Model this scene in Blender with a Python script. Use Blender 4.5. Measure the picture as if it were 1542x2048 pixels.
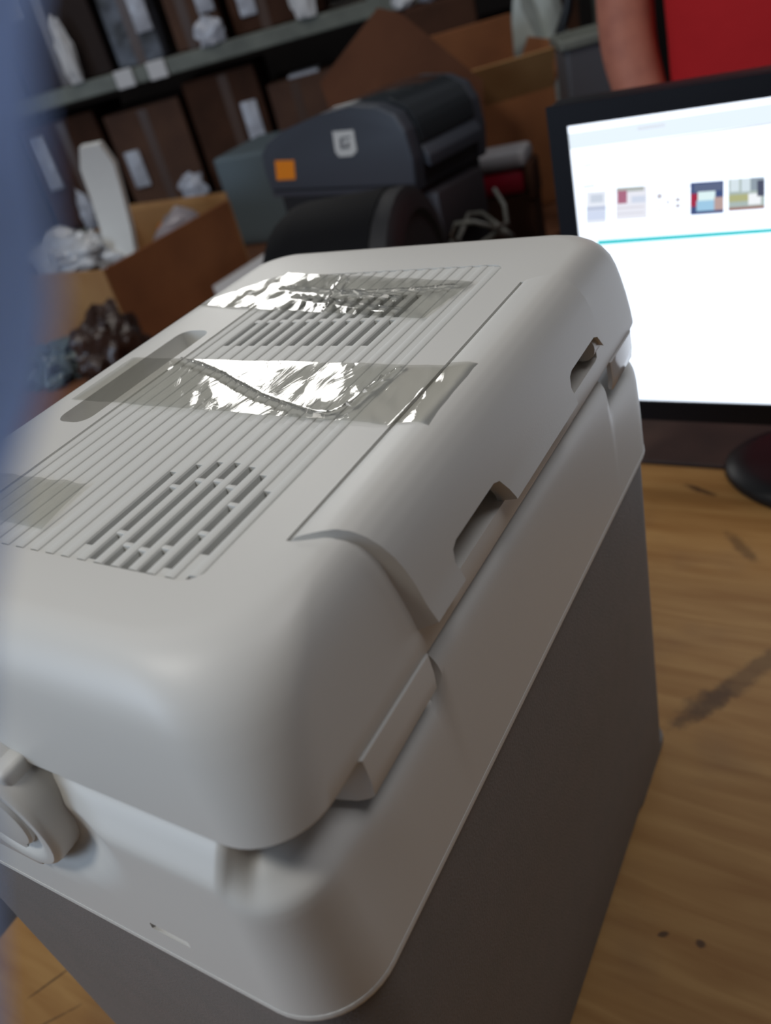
import bpy, bmesh, math, random
from mathutils import Vector, Matrix, noise
random.seed(7)
S = bpy.context.scene
for o in list(bpy.data.objects): bpy.data.objects.remove(o)
PI = math.pi
# ------------------------------------------------------------------ camera
F = 1633.29                                   # focal length in pixels of a 1542x2048 frame
CAM = Vector((.1478, -.0889, .6442))
RX = Vector((.84912694, .4729612, -.23514071))      # world x, y, z axes written in camera axes (right, down, forward)
RY_ = Vector((.10459091, -.58692909, -.80285427))
RZ_ = Vector((-.51772984, .6571316, -.54784475))
right = Vector((.84912694, .4729612, -.23514071))
down = Vector((.10459091, -.58692909, -.80285427))
fwd = Vector((-.51772984, .6571316, -.54784475))
cd = bpy.data.cameras.new('camera'); cam = bpy.data.objects.new('camera', cd); S.collection.objects.link(cam)
M = Matrix((( right.x, -down.x, -fwd.x, CAM.x), (right.y, -down.y, -fwd.y, CAM.y), (right.z, -down.z, -fwd.z, CAM.z), (0, 0, 0, 1)))
cam.matrix_world = M
cd.sensor_fit = 'VERTICAL'; cd.sensor_height = 36; cd.sensor_width = 36*1542/2048
cd.lens = F/2048*36; cd.clip_start = .002; cd.clip_end = 60
cd.dof.use_dof = True; cd.dof.focus_distance = .40; cd.dof.aperture_fstop = 7.0
S.camera = cam
# ------------------------------------------------------------------ world, lights, exposure
w = bpy.data.worlds.new('world'); S.world = w; w.use_nodes = True
w.node_tree.nodes['Background'].inputs[0].default_value = (.62, .66, .74, 1)
w.node_tree.nodes['Background'].inputs[1].default_value = .08
def area(name, loc, target, sx, sy, power, col):
    l = bpy.data.lights.new(name, 'AREA'); l.shape = 'RECTANGLE'; l.size = sx; l.size_y = sy; l.energy = power; l.color = col
    o = bpy.data.objects.new(name, l); S.collection.objects.link(o); o.location = loc
    o.rotation_euler = (Vector(target)-Vector(loc)).to_track_quat('-Z', 'Y').to_euler(); return o
area('roof_lamp', (-.95, -1.0, 2.75), (-.1, .2, .3), .55, .55, 25, (1, .965, .90))
area('daylight_left_door', (-1.9, -2.4, 1.2), (-.1, 0, .4), 1.4, 1.6, 40, (.62, .78, 1))
area('fill_light_right', (1.1, .9, 3.1), (0, .2, .3), 1.2, 1.2, 20, (.98, .97, 1))  # added fill that lifts the right flank, not a known lamp
area('rack_aisle_light', (-2.2, .6, 3.2), (-1.4, 1.9, .3), .8, .8, 8, (1, .95, .88))
S.view_settings.view_transform = 'Standard'; S.view_settings.look = 'None'
S.view_settings.gamma = 1; S.view_settings.use_curve_mapping = False
S.view_settings.exposure = 0.0
# ------------------------------------------------------------------ helpers
def ray(px, py): return right*((px-771)/F) + down*((py-1024)/F) + fwd
def on(px, py, ax, val):                      # the point of the plane axis = val seen at a pixel
    d = ray(px, py); return CAM + d*((val-CAM[ax])/d[ax])
def atr(px, py, r):                           # the point seen at a pixel at horizontal distance r
    d = ray(px, py); return CAM + d*(r/math.hypot(d.x, d.y))
def link(o): S.collection.objects.link(o); return o
def tag(o, label=None, cat=None, group=None, kind=None):
    for k, v in (('label', label), ('category', cat), ('group', group), ('kind', kind)):
        if v: o[k] = v
    return o
def thing(name, label, cat, loc=(0, 0, 0), rz=0, group=None):
    o = link(bpy.data.objects.new(name, None)); o.location = loc; o.rotation_euler = (0, 0, rz); o.empty_display_size = .02
    return tag(o, label, cat, group)
def obj(name, bm, mat, parent=None, smooth=None, world=False):
    """links a bmesh as one object; smooth = angle in degrees"""
    bmesh.ops.recalc_face_normals(bm, faces=bm.faces)
    me = bpy.data.meshes.new(name)
    if smooth:
        a = math.radians(smooth)
        for f in bm.faces: f.smooth = True
        for e in bm.edges:
            if len(e.link_faces) == 2 and e.calc_face_angle(0) > a: e.smooth = False
    bm.to_mesh(me); bm.free()
    o = link(bpy.data.objects.new(name, me))
    if mat: me.materials.append(mat)
    if parent: o.parent = parent
    return o
def cut(o, cutters, op='DIFFERENCE', smooth=30):
    for c in cutters:
        m = o.modifiers.new('b', 'BOOLEAN'); m.object = c; m.operation = op; m.solver = 'EXACT'
    dg = bpy.context.evaluated_depsgraph_get(); ev = o.evaluated_get(dg)
    me = bpy.data.meshes.new_from_object(ev); o.modifiers.clear()
    old = o.data; o.data = me
    bm = bmesh.new(); bm.from_mesh(me); a = math.radians(smooth)
    for f in bm.faces: f.smooth = True
    for e in bm.edges: e.smooth = not (len(e.link_faces) == 2 and e.calc_face_angle(0) > a)
    bm.to_mesh(me); bm.free()
    for c in cutters: bpy.data.objects.remove(c)
    return o
def bx(bm, x0, x1, y0, y1, z0, z1, m=None):
    vs = [bm.verts.new(Vector(p)) for p in ((x0,y0,z0),(x1,y0,z0),(x1,y1,z0),(x0,y1,z0),(x0,y0,z1),(x1,y0,z1),(x1,y1,z1),(x0,y1,z1))]
    if m is not None:
        for v in vs: v.co = m @ v.co
    for f in ((3,2,1,0),(4,5,6,7),(0,1,5,4),(1,2,6,5),(2,3,7,6),(3,0,4,7)): bm.faces.new([vs[i] for i in f])
    return vs
def bbox(x0, x1, y0, y1, z0, z1, bev=0, seg=2, m=None):
    bm = bmesh.new(); bx(bm, x0, x1, y0, y1, z0, z1, m)
    if bev: bmesh.ops.bevel(bm, geom=bm.edges[:], offset=bev, segments=seg, affect='EDGES', profile=.5)
    return bm
def prism(pts, a, b, bm=None, bev=0, seg=2):
    """closed outline given as 3D points at depth a; extruded by vector b"""
    bm = bm or bmesh.new(); b = Vector(b)
    v0 = [bm.verts.new(Vector(p)) for p in pts]; v1 = [bm.verts.new(Vector(p)+b) for p in pts]; n = len(pts)
    bm.faces.new(v0); bm.faces.new(v1[::-1])
    for i in range(n): bm.faces.new((v0[i], v1[i], v1[(i+1) % n], v0[(i+1) % n]))
    if bev: bmesh.ops.bevel(bm, geom=bm.edges[:], offset=bev, segments=seg, affect='EDGES', profile=.5)
    return bm
def rrect(x0, x1, y0, y1, r, n=12, m=14):
    ra_, rb, rc, rd = r if isinstance(r, tuple) else (r, r, r, r)
    """rounded rectangle, always 4*(n+m) points; returns (x, y, nx, ny)"""
    out = []
    C = ((x1-ra_, y0+ra_, -PI/2, ra_), (x1-rb, y1-rb, 0, rb), (x0+rc, y1-rc, PI/2, rc), (x0+rd, y0+rd, PI, rd))
    for k, (cx, cy, a0, r) in enumerate(C):
        for i in range(n+1):
            a = a0+PI/2*i/n; out.append((cx+r*math.cos(a), cy+r*math.sin(a), math.cos(a), math.sin(a)))
        nx_, ny_, na, r2 = C[(k+1) % 4]; a = a0+PI/2
        p = Vector(out[-1][:2]); q = Vector((nx_+r2*math.cos(na), ny_+r2*math.sin(na)))
        for i in range(1, m):
            t = p.lerp(q, i/m); out.append((t.x, t.y, math.cos(a), math.sin(a)))
    return out
def loft(loops, cap0=True, cap1=True, bm=None, closed=True):
    bm = bm or bmesh.new(); R = [[bm.verts.new(p) for p in L] for L in loops]
    for a, b in zip(R, R[1:]):
        n = len(a)
        for i in range(n if closed else n-1): bm.faces.new((a[i], a[(i+1) % n], b[(i+1) % n], b[i]))
    if cap0: bm.faces.new(R[0][::-1])
    if cap1: bm.faces.new(R[-1])
    return bm
def tube(bm, pts, r, n=8):
    pts = [Vector(p) for p in pts]; loops = []
    for i, p in enumerate(pts):
        d = (pts[min(i+1, len(pts)-1)]-pts[max(i-1, 0)]).normalized()
        u = d.cross(Vector((0, 0, 1)))
        if u.length < .1: u = d.cross(Vector((1, 0, 0)))
        u.normalize(); v = d.cross(u); rr = r[i] if isinstance(r, (list, tuple)) else r
        loops.append([p+(u*math.cos(2*PI*k/n)+v*math.sin(2*PI*k/n))*rr for k in range(n)])
    return loft(loops, bm=bm)
# ------------------------------------------------------------------ materials
def mat(name, col, rough=.5, metal=0, spec=.5, bump=None, mottle=None, coat=0, alpha=None, emit=None):
    """bump=(scale,strength,distance); mottle=(scale,colour2,lo,hi)"""
    m = bpy.data.materials.new(name); m.use_nodes = True; nt = m.node_tree; b = nt.nodes['Principled BSDF']
    b.inputs['Base Color'].default_value = (*col, 1); b.inputs['Roughness'].default_value = rough
    b.inputs['Metallic'].default_value = metal; b.inputs['Specular IOR Level'].default_value = spec
    b.inputs['Coat Weight'].default_value = coat; b.inputs['Coat Roughness'].default_value = .15
    tc = nt.nodes.new('ShaderNodeTexCoord')
    if bump:
        n = nt.nodes.new('ShaderNodeTexNoise'); n.inputs['Scale'].default_value = bump[0]; n.inputs['Detail'].default_value = 3
        bp = nt.nodes.new('ShaderNodeBump'); bp.inputs['Strength'].default_value = bump[1]; bp.inputs['Distance'].default_value = bump[2]
        nt.links.new(tc.outputs['Object'], n.inputs['Vector']); nt.links.new(n.outputs['Fac'], bp.inputs['Height'])
        nt.links.new(bp.outputs['Normal'], b.inputs['Normal'])
    if mottle:
        n = nt.nodes.new('ShaderNodeTexNoise'); n.inputs['Scale'].default_value = mottle[0]; n.inputs['Detail'].default_value = 4
        mr = nt.nodes.new('ShaderNodeMapRange'); mr.inputs[1].default_value = mottle[2]; mr.inputs[2].default_value = mottle[3]
        mx = nt.nodes.new('ShaderNodeMix'); mx.data_type = 'RGBA'
        mx.inputs[6].default_value = (*col, 1); mx.inputs[7].default_value = (*mottle[1], 1)
        nt.links.new(tc.outputs['Object'], n.inputs['Vector']); nt.links.new(n.outputs['Fac'], mr.inputs[0])
        nt.links.new(mr.outputs[0], mx.inputs[0]); nt.links.new(mx.outputs[2], b.inputs['Base Color'])
    if emit: b.inputs['Emission Color'].default_value = (*emit[0], 1); b.inputs['Emission Strength'].default_value = emit[1]
    return m
PL = mat('ivory_plastic', (.66, .65, .615), .42, spec=.45, bump=(900, .08, .0004))
PLIN = mat('grille_plastic', (.64, .64, .61), .5, spec=.35)
GREY = mat('grey_grained_plastic', (.185, .165, .155), .6, spec=.3, bump=(650, .55, .0006), mottle=(60, (.17, .158, .148), .35, .7))
DARKIN = mat('dark_cavity', (.02, .02, .02), .7)
TABG = mat('glossy_latch_plastic', (.66, .65, .64), .1, spec=.9)
BLACK = mat('black_plastic', (.012, .013, .016), .38)
NAVY = mat('slate_plastic', (.055, .062, .078), .42)
GLOSS = mat('smoked_clear_plastic', (.03, .035, .04), .12, spec=.8)
CARD = mat('cardboard', (.42, .235, .10), .85, spec=.15, mottle=(9, (.36, .19, .08), .35, .7))
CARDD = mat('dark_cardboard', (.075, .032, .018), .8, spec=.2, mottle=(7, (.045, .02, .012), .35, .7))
CARDR = mat('reddish_cardboard', (.32, .13, .055), .85, spec=.15, mottle=(8, (.25, .10, .045), .35, .7))
WHITE = mat('white_foam', (.72, .71, .67), .6, bump=(60, .3, .004))
WPAPER = mat('white_paper', (.75, .75, .76), .6)
STEEL = mat('galvanised_steel', (.22, .235, .20), .5, metal=.2, mottle=(12, (.14, .15, .13), .35, .7))
# ------------------------------------------------------------------ the setting
OX = .42                                        # height of the lid rim above the bench
fl = obj('floor', bbox(-7, 4, -4, 7, -.90, -.80), mat('concrete_floor', (.10, .085, .075), .7, mottle=(3, (.06, .05, .045), .35, .7))); tag(fl, kind='structure')
wm = mat('dark_plaster', (.055, .045, .042), .9, mottle=(2, (.035, .03, .03), .3, .7))
m_ = Matrix.Translation((-3.1, 4.1, 0)) @ Matrix.Rotation(math.radians(38.3), 4, 'Z')
tag(obj('wall_back', bbox(-5, 6, 0, .12, -.8, 3.6, m=m_), wm), kind='structure')
tag(obj('wall_right', bbox(3.2, 3.32, -4, 7, -.8, 3.4), mat('brown_plaster', (.075, .06, .058), .9)), kind='structure')
def emat(name, c, s=1.0):
    m = bpy.data.materials.new(name); m.use_nodes = True; nt = m.node_tree; nt.nodes.clear()
    e = nt.nodes.new('ShaderNodeEmission'); e.inputs[0].default_value = (*c, 1); e.inputs[1].default_value = s
    o = nt.nodes.new('ShaderNodeOutputMaterial'); nt.links.new(e.outputs[0], o.inputs[0]); return m
wx = -.52
win = tag(obj('window_1', bbox(wx-.47, wx+.47, -.012, -.004, 1.88, 2.66, m=m_), emat('daylight_pane', (1, .99, .96), 9)), kind='structure')
fb = bmesh.new()
for a, b_, c, d in ((-.53, .53, 1.82, 1.88), (-.53, .53, 2.66, 2.72), (-.53, -.47, 1.88, 2.66), (.47, .53, 1.88, 2.66), (-.012, .012, 1.88, 2.66)): bx(fb, wx+a, wx+b_, -.04, -.0, c, d, m_)
obj('window_frame', fb, DARKIN, win)
# wood of the bench
def wood():
    m = bpy.data.materials.new('pine_laminate'); m.use_nodes = True; nt = m.node_tree; b = nt.nodes['Principled BSDF']; N = nt.nodes.new; Lk = nt.links.new
    tc = N('ShaderNodeTexCoord'); mp = N('ShaderNodeMapping'); mp.inputs['Rotation'].default_value = (0, 0, .25); mp.inputs['Scale'].default_value = (2.2, 22, 6)
    n = N('ShaderNodeTexNoise'); n.inputs['Scale'].default_value = 2.6; n.inputs['Detail'].default_value = 5; n.inputs['Distortion'].default_value = .6
    cr = N('ShaderNodeValToRGB'); e = cr.color_ramp.elements; e[0].position = .35; e[0].color = (.30, .145, .042, 1); e[1].position = .65; e[1].color = (.40, .22, .074, 1)
    Lk(tc.outputs['Object'], mp.inputs[0]); Lk(mp.outputs[0], n.inputs['Vector']); Lk(n.outputs['Fac'], cr.inputs[0])
    # blotchy wear
    n2 = N('ShaderNodeTexNoise'); n2.inputs['Scale'].default_value = 7; n2.inputs['Detail'].default_value = 5
    r2 = N('ShaderNodeMapRange'); r2.inputs[1].default_value = .52; r2.inputs[2].default_value = .75; r2.inputs[4].default_value = .45
    mx = N('ShaderNodeMix'); mx.data_type = 'RGBA'; mx.inputs[7].default_value = (.14, .075, .045, 1)
    Lk(tc.outputs['Object'], n2.inputs['Vector']); Lk(n2.outputs['Fac'], r2.inputs[0]); Lk(r2.outputs[0], mx.inputs[0]); Lk(cr.outputs[0], mx.inputs[6])
    last = mx.outputs[2]
    # dirt marks with a shape of their own: (x, y, half length, half width, angle)
    for (x, y, a, c, rot) in ((.066, .232, .0035, .003, 0), (.040, .229, .004, .0022, .6), (-.054, .804, .022, .004, -.4), (.012, .700, .03, .007, -.9), (.05, .50, .075, .010, 1.05), (.02, .455, .035, .012, 1.0), (-.40, -.03, .03, .0012, .9), (-.42, .0, .02, .001, 1.1), (-.385, -.04, .02, .001, .8), (-.5, .05, .05, .003, .7)):
        mm = N('ShaderNodeMapping'); mm.vector_type = 'TEXTURE'; mm.inputs['Location'].default_value = (x, y, 0); mm.inputs['Rotation'].default_value = (0, 0, rot); mm.inputs['Scale'].default_value = (a, c, 1)
        sn = N('ShaderNodeTexNoise'); sn.inputs['Scale'].default_value = 90; sn.inputs['Detail'].default_value = 4
        ad = N('ShaderNodeVectorMath'); ad.operation = 'MULTIPLY_ADD'; ad.inputs[1].default_value = (1.5, 1.5, 0); 
        sp = N('ShaderNodeVectorMath'); sp.operation = 'MULTIPLY'; sp.inputs[1].default_value = (1, 1, 0)
        Lk(tc.outputs['Object'], sn.inputs['Vector']); Lk(tc.outputs['Object'], mm.inputs[0])
        sb = N('ShaderNodeVectorMath'); sb.operation = 'SUBTRACT'; sb.inputs[1].default_value = (.5, .5, .5); Lk(sn.outputs['Color'], sb.inputs[0])
        Lk(sb.outputs[0], ad.inputs[0]); Lk(mm.outputs[0], ad.inputs[2]); Lk(ad.outputs[0], sp.inputs[0])
        ln = N('ShaderNodeVectorMath'); ln.operation = 'LENGTH'; Lk(sp.outputs[0], ln.inputs[0])
        rr = N('ShaderNodeMapRange'); rr.inputs[1].default_value = .7; rr.inputs[2].default_value = 1.3; rr.inputs[3].default_value = .8 if a < .03 else .5; rr.inputs[4].default_value = 0
        Lk(ln.outputs['Value'], rr.inputs[0])
        q = N('ShaderNodeMix'); q.data_type = 'RGBA'; q.inputs[7].default_value = (.04, .02, .012, 1); Lk(rr.outputs[0], q.inputs[0]); Lk(last, q.inputs[6]); last = q.outputs[2]
    Lk(last, b.inputs['Base Color']); b.inputs['Roughness'].default_value = .6; b.inputs['Specular IOR Level'].default_value = .3
    return m
WOOD = wood()
t = thing('work_bench', 'pale pine work bench top carrying the cooler and the monitor foot', 'table', (0, 0, -.8))
tp = obj('bench_top', bbox(-.505, 1.0, -.7, .856, -.03, 0, .003), WOOD, t); tp.location = (0, 0, .8)
for x, y in ((-.46, -.65), (.95, -.65), (-.46, .8), (.95, .8)):
    obj('leg', bbox(x-.03, x+.03, y-.03, y+.03, 0, .77, .004), CARDD, t)
t = thing('packing_table', 'dark brown packing table beyond the pine bench', 'table', (0, 0, -.8))
DW = mat('dark_table_board', (.075, .045, .035), .6, mottle=(10, (.045, .03, .025), .35, .7))
RW = mat('red_brown_board', (.28, .115, .055), .55, mottle=(6, (.20, .085, .045), .35, .7))
o = obj('table_top', bbox(-.595, 1.2, .865, 1.25, -.03, -.002, .003), DW, t); o.location = (0, 0, .8)
for x, y in ((-.45, .9), (1.15, .9), (-.45, 1.2), (1.15, 1.2)): obj('leg', bbox(x-.025, x+.025, y-.025, y+.025, 0, .77, .003), BLACK, t)
t = thing('side_table', 'long red-brown table holding the open cartons and printer', 'table', (0, 0, -.8))
o = obj('table_top', bbox(-2.2, -.60, .30, 2.30, -.03, -.0, .003), RW, t); o.location = (0, 0, .8)
for x, y in ((-2.12, .4), (-.7, .4), (-2.12, 2.22), (-.7, 2.22)): obj('leg', bbox(x-.03, x+.03, y-.03, y+.03, 0, .77, .003), BLACK, t)

# ------------------------------------------------------------------ THE COOLER
cooler = thing('cooler_box', 'large ivory and grey portable electric cooler with vented lid standing on the pine bench', 'cooler', (-.13, .2, 0))
def cobj(name, bm, m, parent=None, smooth=35):
    """parts are modelled in bench coordinates and parented to the cooler or to one of its parts"""
    for v in bm.verts: v.co -= Vector((-.13, .2, 0))
    return obj(name, bm, m, parent or cooler, smooth)
def shiftbm(bm):
    for v in bm.verts: v.co -= Vector((-.13, .2, 0))
    return bm
XL, XR, YN, YF = -.292, .002, -.002, .408        # lid rim rectangle
ZT = OX+.0645
LP = [(0, .0015, .028), (.002, 0, .028), (.010, .0010, .029), (.022, .0032, .031), (.034, .0060, .034), (.042, .0082, .037), (.0485, .0108, .040), (.054, .0145, .043), (.0585, .0190, .046), (.0618, .0240, .049), (.0637, .0290, .052), (.0645, .035, .055)]
def lid_loop(z, ins, r, extra=0):
    # right and left flanks turn over more tightly than the two ends
    return [Vector((a, b, OX+z)) for a, b, _, _ in rrect(XL+ins*1.2, XR-ins*.58, YN+ins*.85, YF-ins*.85, (r*.96, .020+(r-.028)*.30, .018+(r-.028)*.25, r))]
bm = loft([lid_loop(*p) for p in LP])
lid = cobj('lid', bm, PL)
cut_list = []
def cutter(bm):
    o = obj('cutter', shiftbm(bm), None); bpy.context.view_layer.update(); o.location = (-.13, .2, 0); cut_list.append(o); return o
PX0, PX1, PY0, PY1 = -.2057, -.0517, .0515, .338
# grille pocket
lp = rrect(PX0, PX1, PY0, PY1, .010, 6, 3)
cutter(loft([[Vector((a, b, z)) for a, b, _, _ in lp] for z in (OX+.036, OX+.09)]))
# long grip recess on the left
g = rrect(-.237, -.213, .139, .255, .008, 5, 3)
cutter(loft([[Vector((a+ (.012 if z < OX+.06 else 0)*0, b+(.010 if (z < OX+.06 and b < .2) else 0), z)) for a, b, _, _ in g] for z in (OX+.046, OX+.09)]))
# pockets behind the notches of the side flap
for y0, y1 in ((.128, .184), (.268, .318)):
    cutter(bbox(-.046, .05, y0-.006, y1+.005, OX+.0125, OX+.0345, .003))
# shadow slot along the top of the flap
cutter(bbox(-.0325, -.0306, .080, .310, OX+.0600, OX+.09))
bpy.context.view_layer.update()
cut(lid, cut_list); cut_list = []
# ---- grille: ribs over a grooved floor, open under the two vents
pitch = (PX1-PX0)/16
RIBW = pitch*.56
CX, CY, CR = -.0925, .0872, .0372
zf = ZT-.0009; zb = ZT-.0125
def rib_bm(x, y0, y1, w, z0=zb, z1=ZT-.0001):
    h = w/2; pr = [(-h, z0), (h, z0), (h, z1-.0010), (h*.82, z1-.0003), (h*.5, z1), (-h*.5, z1), (-h*.82, z1-.0003), (-h, z1-.0010)]
    return loft([[Vector((x+a, y, z)) for a, z in pr] for y in (y0, y1)])
for i in range(16):
    x = PX0+pitch*(i+.5)
    e = .0035 if i in (0, 15) else .0008
    cobj('rib', rib_bm(x, PY0+e, PY1-e, RIBW if 0 < i < 15 else RIBW), PLIN, lid, 25)
def vent_spans(x):
    """open spans in y of the groove at x"""
    out = []
    dx = abs(x-CX)
    if dx < CR-.002:
        h = math.sqrt(CR*CR-dx*dx); out.append((CY-h, CY+h))
    if -.189 < x < -.090: out += [(.2355, .2665), (.2700, .3000)]
    return out
gb = bmesh.new(); conn = []
for i in range(17):
    x = PX0+pitch*i; a = max(PX0, x-pitch*.23); b = min(PX1, x+pitch*.23)
    y = PY0+.0004
    for s0, s1 in vent_spans(x):
        bx(gb, a, b, y, s0, zb, zf); y = s1
    bx(gb, a, b, y, PY1-.0004, zb, zf)
    dx = abs(x-CX)
    if dx < .0225:
        for s in (-1, 1):
            yy = CY+s*math.sqrt(.0235**2-dx*dx); conn.append((x, yy))
cobj('groove_floor', gb, PLIN, lid, 25)
for x, y in conn:
    cobj('vent_crosspiece', bbox(x-pitch*.25, x+pitch*.25, y-.0012, y+.0012, zb+.001, ZT-.0004, .0005, 2), PLIN, lid, 30)
b = bmesh.new()
bx(b, PX0+.001, PX1-.001, PY0+.001, PY1-.001, OX+.0362, OX+.0375)
cobj('vent_tray', b, mat('vent_tray_shade', (.02, .021, .02), .6), lid)  # near-black colour puts the shade inside the vents into the tray
# fan seen through the round vent
f = bmesh.new()
bmesh.ops.create_cone(f, cap_ends=True, segments=32, radius1=.012, radius2=.012, depth=.010, matrix=Matrix.Translation((CX, CY, OX+.0445)))
for k in range(7):
    mm = Matrix.Translation((CX, CY, OX+.0445)) @ Matrix.Rotation(k*2*PI/7, 4, 'Z') @ Matrix.Rotation(.6, 4, 'X')
    bx(f, .012, .034, -.006, .006, -.0007, .0007, mm)
cobj('fan', f, BLACK, lid, 30)
for x0, x1 in ((-.185, -.094),):
    s = bmesh.new()
    bx(s, x0, x1, .232, .304, OX+.0380, OX+.046)
    cobj('vent_duct', s, mat('duct_shade', (.06, .065, .06), .6), lid)  # shade under the rectangular vent put into the dark base colour
# ---- side flap (folded grab handle shell) hugging the lid's right shoulder
def lid_profile_x():
    k = .58; return [(XR-i*k, z) for z, i, r in LP]
prof = [(x, z) for x, z in lid_profile_x() if z > .015]
prof = [(XR-.0001*.62, .0135)]+prof+[(-.0245, .0645), (-.0304, .0645)]
P2 = []
for (x0, z0), (x1, z1) in zip(prof, prof[1:]):
    for k in range(3): P2.append((x0+(x1-x0)*k/3, z0+(z1-z0)*k/3))
P2.append(prof[-1]); n = len(P2)
outer, inner, ys = [], [], []
for i, (x, z) in enumerate(P2):
    a = P2[max(0, i-1)]; c = P2[min(n-1, i+1)]; tx, tz = c[0]-a[0], c[1]-a[1]; l = math.hypot(tx, tz); nx, nz = tz/l, -tx/l
    s = i/(n-1); th = .0058*(1-s)**.55+.0006 if s < .999 else .0002
    outer.append((x+nx*th, z+nz*th)); inner.append((x-nx*.004, z-nz*.004)); ys.append(s)
def flap_y0(s, out):
    base = .094-.014*s
    return base + (.007*math.sin(min(1, (1-s)*1.2)*PI/2) if out else 0)
def flap_y1(s): return .309+.012*(1-s)
bmf = bmesh.new(); NY = 24; ringsO = []
loops = []
for j in range(NY+1):
    t_ = j/NY; L = []
    for i in range(n): s = ys[i]; y = flap_y0(s, True)*(1-t_)+flap_y1(s)*t_; L.append(Vector((outer[i][0], y, OX+outer[i][1])))
    for i in reversed(range(n)): s = ys[i]; y = (flap_y0(s, False) if j == 0 else flap_y0(s, True))*(1-t_)+flap_y1(s)*t_; L.append(Vector((inner[i][0], y, OX+inner[i][1])))
    loops.append(L)
loft(loops, bm=bmf)
flap = cobj('side_flap', bmf, PL, lid)
for y0, y1 in ((.125, .176), (.267, .316)):
    q = [(y0+.002, .000), (y0+.001, .020), (y0, .0245), (y0+.002, .0295), (y0+.006, .0312), (y1-.006, .0315), (y1-.001, .0295), (y1+.004, .022), (y1+.0065, .016), (y1+.007, .0)]
    cutter(prism([(-.03, y, OX+z) for y, z in q], 0, (.06, 0, 0)))
bpy.context.view_layer.update()
cut(flap, cut_list, smooth=28); cut_list = []
# cylinder hinge stub seen in the far notch
c = bmesh.new(); bmesh.ops.create_cone(c, cap_ends=True, segments=20, radius1=.0075, radius2=.0075, depth=.012, matrix=Matrix.Translation((-.0035, .318, OX+.0235)) @ Matrix.Rotation(PI/2, 4, 'X'))
cobj('hinge_stub', c, PL, lid, 40)
# ---- latch tabs hanging from the lid
def tab(y0, y1, far):
    h = .0205; L = []
    def sec(y, dx, zb_):
        return [Vector((dx+a, y, OX+z)) for a, z in ((-.0012, .001), (.0012, .001), (.0016, -.010), (.0010, zb_+.001), (.0004, zb_), (-.0010, zb_), (-.0014, zb_+.001), (-.0010, -.010))]
    if far: seq = [(y0, .0012, -h+.004), (y0+.001, .0018, -h+.003), (y1-.008, .0018, -h+.004), (y1-.003, .0005, -h+.005), (y1, -.003, -h+.006)]
    else: seq = [(y0-.010, -.014, -.013), (y0-.007, -.009, -.017), (y0-.003, -.0035, -h), (y0-.0008, .0000, -h), (y0, .0018, -h+.001), (y1-.001, .0018, -h+.0025), (y1, .0012, -h+.003)]
    return loft([sec(*q) for q in seq])
cobj('latch_tab', tab(.043, .096, False), PL, lid, 35)
lt = cobj('latch_tab', tab(.340, .388, True), TABG, lid, 35)
# little moulded lip of the lid above the carry handle
cobj('lid_lip', bbox(-.185, -.128, -.0135, .004, OX-.006, OX+.006, .003, 3), PL, lid)
# ---- collar (upper body)
KX = dict(
 side=[(-.092, 0), (-.07, 0), (-.05, .0004), (-.030, .0010), (-.018, .0018), (-.011, .0028), (-.0065, .0062), (-.0052, .011), (-.005, .022)],
 front=[(-.092, 0), (-.07, .0014), (-.05, .0030), (-.032, .0046), (-.0215, .0054), (-.0190, .0060), (-.0110, .0118), (-.0035, .0165), (-.002, .030)],
 corner=[(-.092, 0), (-.07, .001), (-.05, .003), (-.031, .0044), (-.0255, .0060), (-.0185, .0175), (-.0175, .0200), (-.0160, .0235), (-.002, .0250)],
 pocket=[(-.092, 0), (-.07, .0004), (-.05, .0010), (-.034, .0018), (-.0275, .0045), (-.025, .0115), (-.022, .0165), (-.012, .018), (-.002, .019)])
def sm(a, b, x):
    t = max(0, min(1, (x-a)/(b-a))); return t*t*(3-2*t)
def bspl(P, m=26):
    P = [P[0], P[0]]+P+[P[-1], P[-1]]; out = []; n = len(P)-3
    for k in range(m+1):
        u = k/m*n; i = min(int(u), n-1); t = u-i
        B = ((1-t)**3/6, (3*t**3-6*t*t+4)/6, (-3*t**3+3*t*t+3*t+1)/6, t**3/6)
        out.append(tuple(sum(B[q]*P[i+q][c] for q in range(4)) for c in (0, 1)))
    return out
BS = {k: bspl(v) for k, v in KX.items()}
CX0, CX1, CY0, CY1, CRR = -.312, .0035, -.0145, .4185, .034
def perim():
    """dense perimeter: (x, y, nx, ny, side weights)"""
    pts = []
    base = rrect(CX0, CX1, CY0, CY1, CRR, 18, 110)
    return base
def wts(x, y):
    # which profile governs at a perimeter point
    W = dict(side=0, front=0, corner=0, pocket=0)
    mid = (CY0+CY1)/2
    yy = y if y < mid else None
    if y < .115 and x > -.13:           # near right corner region
        if x < CX1-.002 and y < .03:
            # around the front/corner
            c = .38*sm(-.0312, -.0300, x)+.62*sm(-.0300, -.016, x); W['corner'] = c; W['front'] = 1-c
        else:
            p = sm(.020, .055, y); q = sm(.0975, .1010, y)
            W['corner'] = (1-p); W['pocket'] = p*(1-q); W['side'] = p*q
    elif y > .30 and x > -.13:
        if x < CX1-.002 and y > .39:
            c = sm(-.060, -.045, x); W['pocket'] = c; W['front'] = 1-c
        else:
            q = sm(.3325, .3355, y); W['side'] = 1-q; W['pocket'] = q
    elif x > -.002: W['side'] = 1
    elif x < CX0+.03 and y > .01 and y < .40: W['side'] = 1
    else: W['front'] = 1
    return W
per = perim(); loops = []
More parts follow.
